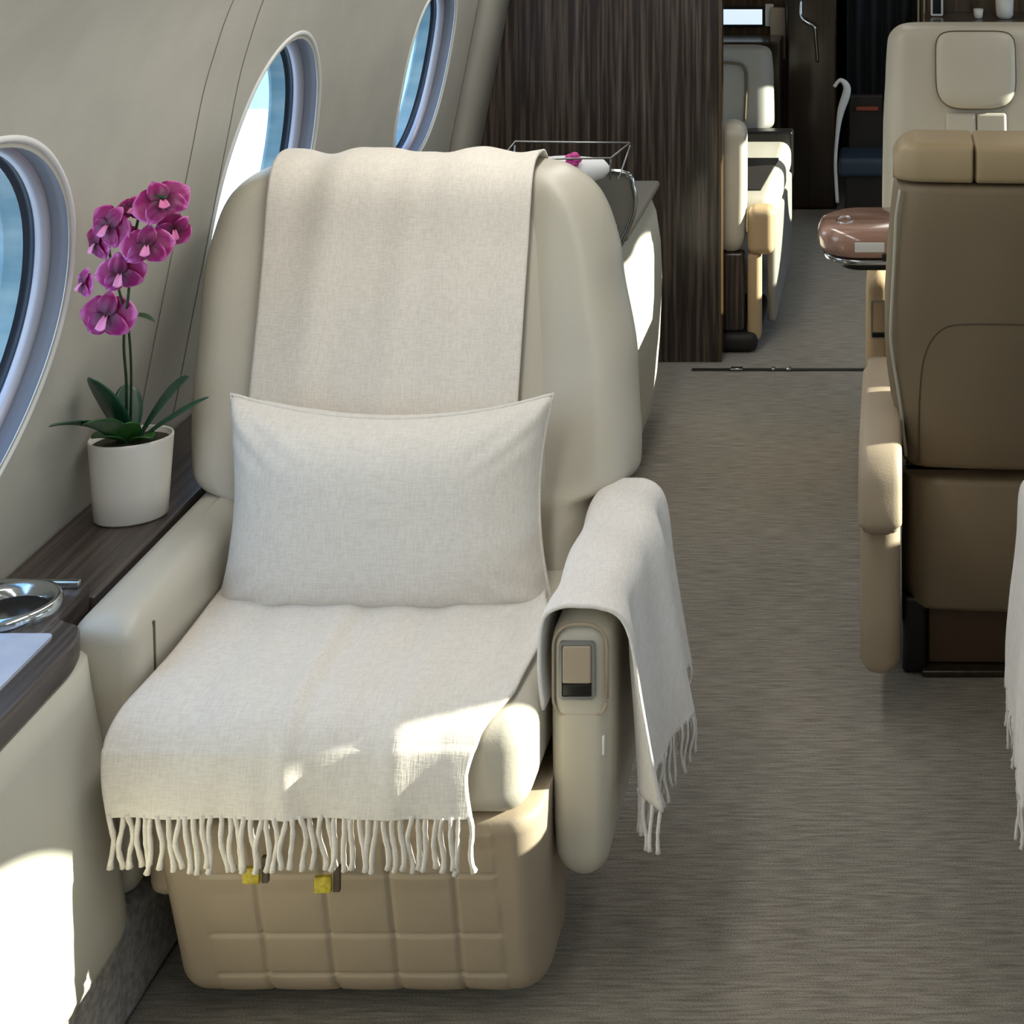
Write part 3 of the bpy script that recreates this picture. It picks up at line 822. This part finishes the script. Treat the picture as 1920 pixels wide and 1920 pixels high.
for (xa, xb) in ((-.066, .008), (.592, .666)):
    a = mesh_obj('armrest', armR(xa, xb), M['leather_foot'], nr)
    # rolled pad over the arm, curling down at the rear end
    rings = []
    P = spline([(0, 3.50, .49), (0, 3.35, .497), (0, 3.2, .497), (0, 3.06, .49), (0, 3.015, .465), (0, 2.998, .42), (0, 2.992, .385), (0, 2.998, .36)], 36)
    for i, p in enumerate(P):
        t = P[min(i+1, 36)]-P[max(i-1, 0)]; t.normalize(); nn = Vector((0, t.z, -t.y))
        if nn.z < 0 and i < 5: nn = -nn
        nn = Vector((0, -t.z, t.y)); nn = -nn if nn.dot(Vector((0, -1, 1))) < 0 else nn
        k = 1 if 2 < i < 33 else .8 if i < 35 else .5
        w = (xb-xa)/2+.003
        rings.append([Vector(((xa+xb)/2, 0, 0))+Vector((cx_*w*k, 0, 0))+Vector((0, p.y, p.z))+nn*cz_*.018*k for cx_, cz_ in [(math.copysign(abs(cos(2*PI*q/20))**.5, cos(2*PI*q/20)), math.copysign(abs(sin(2*PI*q/20))**.7, sin(2*PI*q/20))) for q in range(20)]])
    mesh_obj('arm_pad', loft(rings), M['leather'] if False else M['leather_foot'], a)
mesh_obj('seat_cushion', rbox(.02, .58, 3.24, 3.62, .30, .45, .04, 5), M['leather'], nr, wn=True)
mesh_obj('pedestal', rbox(.012, .06, 3.18, 3.55, .002, .15, .01), M['black'], nr, wn=True)
mesh_obj('drawer_box', rbox(.062, .55, 3.20, 3.56, .012, .12, .006), M['drawer'], nr, wn=True)
mesh_obj('floor_track', rbox(.05, .56, 3.17, 3.2, .001, .014, .003), M['wood_dark'], nr)

# ------------------------------------------------------------------ far right chair, facing camera
fr_ = empty('cabin_armchair', (.214, 4.3, 0), 'cream armchair facing the camera with a U-shaped headrest pad, far right behind the nearer chair', 'armchair')
yfr = lambda z: 4.30+(z-.5)*.30
mesh_obj('backrest', backrest(lambda z: .214, lambda z: lerp_table([(.4, .25), (.62, .252), (.8, .25), (.95, .243), (1.06, .236)], z), .40, 1.062, yfr, .14, .045, wing=.015), M['leather'], fr_, mods=(('sub', 1),))
def hpad():
    out = []
    for t, d in ((1.0, .0), (1.0, -.018), (.96, -.028), (.85, -.033), (.5, -.036), (.1, -.036)):
        ring = []
        for (x, z) in U_:
            zz = .955+(z-.955)*t; ring.append((.214+(x-.214)*t, yfr(zz)+d-.001, zz))
        out.append(ring)
    return loft(out, False, True)
U_ = []
for k in range(60):
    a = 2*PI*k/60
    ca, sa = cos(a), sin(a)
    e = .32 if sa > 0 else .55
    U_.append((.214+.106*math.copysign(abs(ca)**e, ca), .955+(.098)*math.copysign(abs(sa)**e, sa)))
hp = mesh_obj('headrest_pad', hpad(), M['leather_top'] if False else M['leather'], fr_)
mesh_obj('pad_piping', tube([(x*1.0, yfr(z)-.012, z) for x, z in U_], .0035, 6, closed=True), M['seam'], hp)
mesh_obj('lumbar_panel', xform(rbox(.134, .2125, -.01, .01, .62, .845, .008), lambda v: Vector((v.x, v.y+yfr(v.z)-.008, v.z))), M['leather'], fr_, wn=True)
mesh_obj('lumbar_panel', xform(rbox(.2155, .294, -.01, .01, .62, .845, .008), lambda v: Vector((v.x, v.y+yfr(v.z)-.008, v.z))), M['leather'], fr_, wn=True)
for (xa, xb) in ((-.072, -.012), (.44, .50)):
    am = mesh_obj('armrest', arm(xa, xb, 3.90, 4.42, .04, .56), M['leather_arm'], fr_)
    b_ = mesh_obj('control_bezel', frame_rect(xa+.013, xb-.012, .41, .50, 3.903, .003, .004), M['steel'], am, smooth=False)
    mesh_obj('latch_recess', rbox(xa+.016, xb-.015, 3.897, 3.903, .413, .424, .001), M['black'], b_)
mesh_obj('seat_cushion', rbox(-.01, .437, 3.9, 4.33, .32, .45, .04, 5), M['leather'], fr_, wn=True)
mesh_obj('pedestal', rbox(.03, .40, 3.98, 4.35, .002, .32, .02), M['dark'], fr_, wn=True)

# ------------------------------------------------------------------ glossy table between them
tb = empty('pedestal_table', (.16, 3.7, 0), 'glossy rosewood table with a rounded end sticking into the aisle between right-hand chairs', 'table')
def tslab(z0, z1, g, r=.02):
    base = rrect(.20, 3.71, .75+2*g, .24+2*g, .10+g, 12)
    c = Vector((.20, 3.71))
    def ins(d): return rrect(.20, 3.71, .75+2*g-2*d, .24+2*g-2*d, .10+g-d, 12)
    rows = [(z0, r), (z0+r*.3, r*.3), (z0+r, 0), (z1-r, 0), (z1-r*.3, r*.3), (z1, r)]
    return loft([[(x, y, z) for x, y in ins(d)] for z, d in rows])
tt = mesh_obj('table_top', tslab(.682, .742, 0, .018), M['wood_table'], tb)
mesh_obj('table_band', tslab(.668, .68, -.012, .003), M['chrome'], tt)
mesh_obj('underside', tslab(.645, .668, -.05, .006), M['black'], tb)
mesh_obj('table_column', rbox(.10, .24, 3.66, 3.76, .002, .646, .02), M['dark'], tb, wn=True)
ringp = [(-.115+.018*cos(2*PI*k/24), 3.70+.03*sin(2*PI*k/24), .7425) for k in range(24)]
mesh_obj('inlay_ring', tube(ringp, .002, 6, closed=True), M['chrome'], tt)
mesh_obj('reflection_patch', rbox(-.09, -.025, 3.588, 3.592, .70, .722, .002), M['lip'], tt)  # pale patch painting a light reflection onto the table edge
mesh_obj('latch', rbox(-.03, .02, 3.586, 3.592, .682, .697, .002), M['black'], tt)

# ------------------------------------------------------------------ far left seat beyond partition
fs = empty('cabin_armchair', (-.75, 5.5, 0), 'grey reclined armchair half hidden behind the dark partition, its arm brightly sunlit', 'armchair')
mesh_obj('backrest', backrest(lambda z: -.78, lambda z: lerp_table([(.5, .335), (.65, .33), (.75, .32)], z), .46, .752, lambda z: 6.0+(z-.5)*.25, .12, .03, wing=.01), M['leather_grey'], fs, mods=(('sub', 1),))
lpp = spline([(-.55, 0, .50), (-.548, 0, .62), (-.555, 0, .68), (-.59, 0, .70), (-.7, 0, .704), (-1.0, 0, .704)], 40)
mesh_obj('back_piping', tube([(p.x, 6.0+(p.z-.5)*.25-.006, p.z) for p in lpp], .006, 6), M['seam'], fs)
mesh_obj('seat_cushion', rbox(-1.1, -.375, 5.08, 5.93, .33, .445, .04, 5), M['leather'], fs, wn=True)
mesh_obj('crease_shade_band', rbox(-1.1, -.372, 5.925, 5.995, .30, .475, .01), M['black'], fs, wn=True)  # black strip standing in for the shade in the seat crease
mesh_obj('dark_seat_panel', loft([[(x, y, z) for x, y in ((-.56, 5.18), (-.425, 5.18), (-.40, 5.62), (-.56, 5.62))] for z in (.443, .4495)]), M['dark'], fs, smooth=False)
mesh_obj('side_panel', rbox(-.40, -.372, 5.12, 5.9, .05, .34, .012), M['leather_grey'], fs, wn=True)
mesh_obj('armrest', arm(-.548, -.455, 4.975, 5.075, .30, .692), M['leather'], fs)
mesh_obj('arm_side_pad', rbox(-.451, -.368, 4.985, 5.07, .295, .438, .025, 5), M['leather_arm'], fs, wn=True)
mesh_obj('front_panel', rbox(-.452, -.41, 5.0, 5.06, .03, .30, .015), M['leather_arm'], fs, wn=True)
mesh_obj('base', rbox(-.56, -.42, 4.98, 5.4, .002, .06, .02), M['dark'], fs, wn=True)
mesh_obj('inner_panel', rbox(-.56, -.462, 5.0, 5.05, .06, .30, .01), M['wood_part'], fs, wn=True)

# ------------------------------------------------------------------ galley zone
gw = setting(empty('wall_galley', (-.7, 6.8, 0)))
mesh_obj('panel', rbox(-1.28, -.445, 6.78, 6.84, .002, 1.62, .0), M['wood_gal'], gw, smooth=False)
gc = empty('wood_column', (-.34, 6.75, 0), 'near-black glossy wood column at left of the dark doorway', 'column')
mesh_obj('post', rbox(-.445, -.24, 6.68, 6.84, .002, 1.80, .012), M['wood_dark'], gc, wn=True)
mesh_obj('grab_handle', tube(spline([(-.385, 6.672, .85), (-.385, 6.665, .79), (-.365, 6.655, .765), (-.33, 6.655, .745), (-.325, 6.66, .70), (-.318, 6.672, .60)], 30), .007, 8), M['chrome'], gc)
gu = empty('galley_unit', (-.65, 6.7, 0), 'brown wood galley unit above the far grey seat, with a khaki side panel', 'cabinet')
mesh_obj('counter', rbox(-1.1, -.46, 6.55, 6.775, .002, .70, .008), M['wood_dark'], gu, wn=True)
mesh_obj('khaki_panel', rbox(-.515, -.45, 6.74, 6.778, .60, .81, .006), M['leather_foot'], gu, wn=True)
sc = empty('wall_screen', (-.64, 6.76, .77), 'small bright white screen on the galley wall above the far grey seat', 'screen')
mesh_obj('bezel', rbox(-.742, -.542, 6.765, 6.779, .728, .812, .004), M['black'], sc, wn=True)
mesh_obj('display', rbox(-.733, -.549, 6.761, 6.765, .739, .801, .001), M['screen'], sc)
mesh_obj('switch_plate', rbox(-.537, -.503, 6.765, 6.779, .73, .822, .004), M['white'], wn=True, origin=(-.52, 6.77, .77), label='small pale switch plate right of the white screen', cat='switch')
# right bulkhead
setting(mesh_obj('wall_cloakroom', rbox(.085, 1.18, 6.78, 6.84, .002, 1.60, 0), M['wood_gal'], smooth=False))
for i, x in enumerate((.088, .112)):
    setting(mesh_obj('trim_%d' % (5+i), rbox(x, x+.008, 6.765, 6.78, .7, 1.5, .001), M['leather_foot']))
cz = empty('sideboard', (.6, 6.6, 0), 'dark wood sideboard behind the far right chair, cups standing on it', 'cabinet')
mesh_obj('body', rbox(.12, 1.1, 6.45, 6.775, .002, .765, .006), M['wood_dark'], cz, wn=True)
mesh_obj('top', rbox(.115, 1.1, 6.44, 6.775, .766, .786, .004), M['wood_gal'], cz, wn=True)
mesh_obj('cup', lathe([(0, .787), (.024, .787), (.034, .80), (.037, .87), (.034, .87), (.03, .80), (0, .795)], .435, 6.6, 32), M['white'], origin=(.435, 6.6, .787), label='larger white cup on the dark sideboard, right of the small one', cat='cup')
mesh_obj('cup', lathe([(0, .787), (.012, .787), (.017, .795), (.02, .825), (.018, .825), (.014, .795), (0, .792)], .33, 6.6, 24), M['white'], origin=(.33, 6.6, .787), label='tiny white cup on the dark sideboard, left of the larger one', cat='cup')
pf_ = empty('picture_frame', (.165, 6.7, .79), 'narrow dark frame with pale green border on the sideboard, left of both cups', 'frame')
mesh_obj('border', frame_rect(.140, .190, .79, .98, 6.66, .008, .01), M['lip'], pf_, smooth=False)
mesh_obj('panel', rbox(.146, .184, 6.652, 6.66, .796, .974, .001), M['teal_dark'], pf_)
# doorway interior
setting(mesh_obj('wall_doorway', join(rbox(-.30, -.26, 6.84, 8.55, .002, 1.8, 0), rbox(.14, .18, 6.84, 8.55, .002, 1.8, 0)), M['teal_dark'], smooth=False))
def curtain():
    def f(u, v): return (-.20+.30*u+.0, 6.74+.022*sin(u*30)+.05*u, .30+1.45*v)
    return grid(60, 10, f)
mesh_obj('curtain', curtain(), M['teal_dark'], mods=(('solid', .006),), origin=(-.05, 6.75, .3), label='very dark curtain hanging in the doorway at the far end', cat='curtain')
js = empty('jump_seat', (-.12, 6.45, 0), 'small dark blue jump seat with white frame in the far doorway', 'seat')
mesh_obj('seat', rbox(-.225, -.03, 6.38, 6.6, .20, .275, .02, 4), M['navy'], js, wn=True)
mesh_obj('base', rbox(-.20, -.04, 6.42, 6.6, .002, .20, .01), M['dark'], js, wn=True)
mesh_obj('backrest', rbox(-.19, -.05, 6.6, 6.64, .25, .48, .01), M['dark'], js, wn=True)
mesh_obj('white_frame', tube(spline([(-.228, 6.4, .10), (-.235, 6.4, .25), (-.228, 6.4, .36), (-.215, 6.4, .45), (-.19, 6.4, .54), (-.215, 6.4, .575), (-.24, 6.4, .55)], 40), [.007+.010*math.exp(-((k-24)/7)**2) for k in range(41)], 10), M['cloth_white'], js)
mesh_obj('harness_strap', rbox(-.16, -.07, 6.585, 6.6, .42, .435, .002), M['orange'], js)

# ------------------------------------------------------------------ right foreground chair (mostly out of frame) with its own throw
rc = copy_tree(ch1)
rc.location = (.622, 2.31, 0); rc.rotation_euler = (0, 0, -.10)
rc['label'] = 'cream armchair at right edge of the picture, carrying the fringed throw that hangs into view'
cs3 = spline([(x, 0, z) for x, z in [(.315, .50), (.32, .55), (.312, .588), (.28, .597), (.232, .595), (.203, .577), (.195, .5), (.185, .42), (.178, .34), (.176, .27)]], 90)
def rthrow(u, v):
    k = u*90; i = min(int(k), 89); p = cs3[i].lerp(cs3[i+1], k-i)
    t = cs3[min(i+2, 90)]-cs3[max(i-1, 0)]; nrm = Vector((t.z, 0, -t.x)).normalized()
    out = max(0, (u-.45)/.55)
    f = -(.004*noise.noise(Vector((u*3, v*5, 7)))+out*(.004+.010*sin(v*10+2+u)+.006*sin(v*21)))
    return Vector((p.x, 2.33+.35*v, p.z))-nrm*abs(f)*.8
th3 = mesh_obj('throw_blanket', grid(80, 80, rthrow), M['throw2'], mods=(('solid', .005, 0),), origin=(.2, 2.5, .5),
               label='white throw with fringe hanging at the right picture edge', cat='throw')
for k in range(20):
    p = rthrow(1, (k+.5)/20); rd = random.Random(k+400)
    mesh_obj('tassel', tassel(p.x, p.y, p.z+.004, .07+rd.uniform(-.006, .008), .003, rd.uniform(-.004, .004), rd.uniform(-.006, .006), k+300), M['throw2'], th3)

# ------------------------------------------------------------------ light
w = bpy.data.worlds.new('World'); scn.world = w; w.use_nodes = True
nt = w.node_tree; N = nt.nodes; L = nt.links
bg = N['Background']; tc = N.new('ShaderNodeTexCoord'); sp = N.new('ShaderNodeSeparateXYZ'); rp = N.new('ShaderNodeValToRGB')
L.new(tc.outputs['Generated'], sp.inputs[0]); 
mr = N.new('ShaderNodeMapRange'); mr.inputs['From Min'].default_value = -1; mr.inputs['From Max'].default_value = 1
L.new(sp.outputs['Z'], mr.inputs['Value']); L.new(mr.outputs[0], rp.inputs['Fac']); L.new(rp.outputs['Color'], bg.inputs['Color'])
E = rp.color_ramp.elements
E[0].position = 0; E[0].color = srgb(120, 160, 190)
E[1].position = 1; E[1].color = srgb(120, 165, 225)
for p, c in ((.40, srgb(140, 176, 200)), (.46, srgb(120, 176, 210)), (.50, srgb(210, 222, 232)), (.62, srgb(190, 212, 240))):
    e = E.new(p); e.color = c
bg.inputs['Strength'].default_value = 3.4

def light(kind, name, loc, rot, energy, col=(1, 1, 1), **k):
    l = bpy.data.lights.new(name, kind); l.energy = energy; l.color = col
    for a, b in k.items(): setattr(l, a, b)
    o = bpy.data.objects.new(name, l); C.objects.link(o); o.location = loc; o.rotation_euler = rot
    return o
el = math.atan(.364)
sd = Vector((-1, -.12, -.364)).normalized()
s = light('SUN', 'sun', (5, 2, 4), (0, 0, 0), 16, (1.0, .93, .80), angle=.009)
s.rotation_euler = sd.to_track_quat('-Z', 'Y').to_euler()
# unseen ceiling strips added as fill light, stronger on the left
for i, y in enumerate((.2, 1.5, 2.8, 4.1)):
    for x, t in ((-.62, .25), (.48, -.25)):
        light('AREA', 'ceiling_fill', (x, y, 1.64), (0, t, 0), (5.0 if x < 0 else 1.9)*(.6 if i == 0 else 1), (1, .97, .93), shape='RECTANGLE', size=.16, size_y=1.1)
light('AREA', 'ceiling_fill', (-.07, 5.8, 1.8), (0, 0, 0), 2.5, (1, .95, .88), shape='RECTANGLE', size=.3, size_y=.8)

# ------------------------------------------------------------------ camera
cam = bpy.data.cameras.new('camera'); co = bpy.data.objects.new('camera', cam); C.objects.link(co)
co.location = (0, 0, 1.715); co.rotation_euler = (PI/2, 0, 0)
cam.sensor_width = 36; cam.lens = 3090/1920*36; cam.shift_x = -.375; cam.shift_y = -1360/1920
cam.clip_start = .05
scn.camera = co
scn.view_settings.view_transform = 'Standard'; scn.view_settings.look = 'None'
scn.view_settings.exposure = 0; scn.view_settings.gamma = 1
scn.view_settings.use_curve_mapping = False
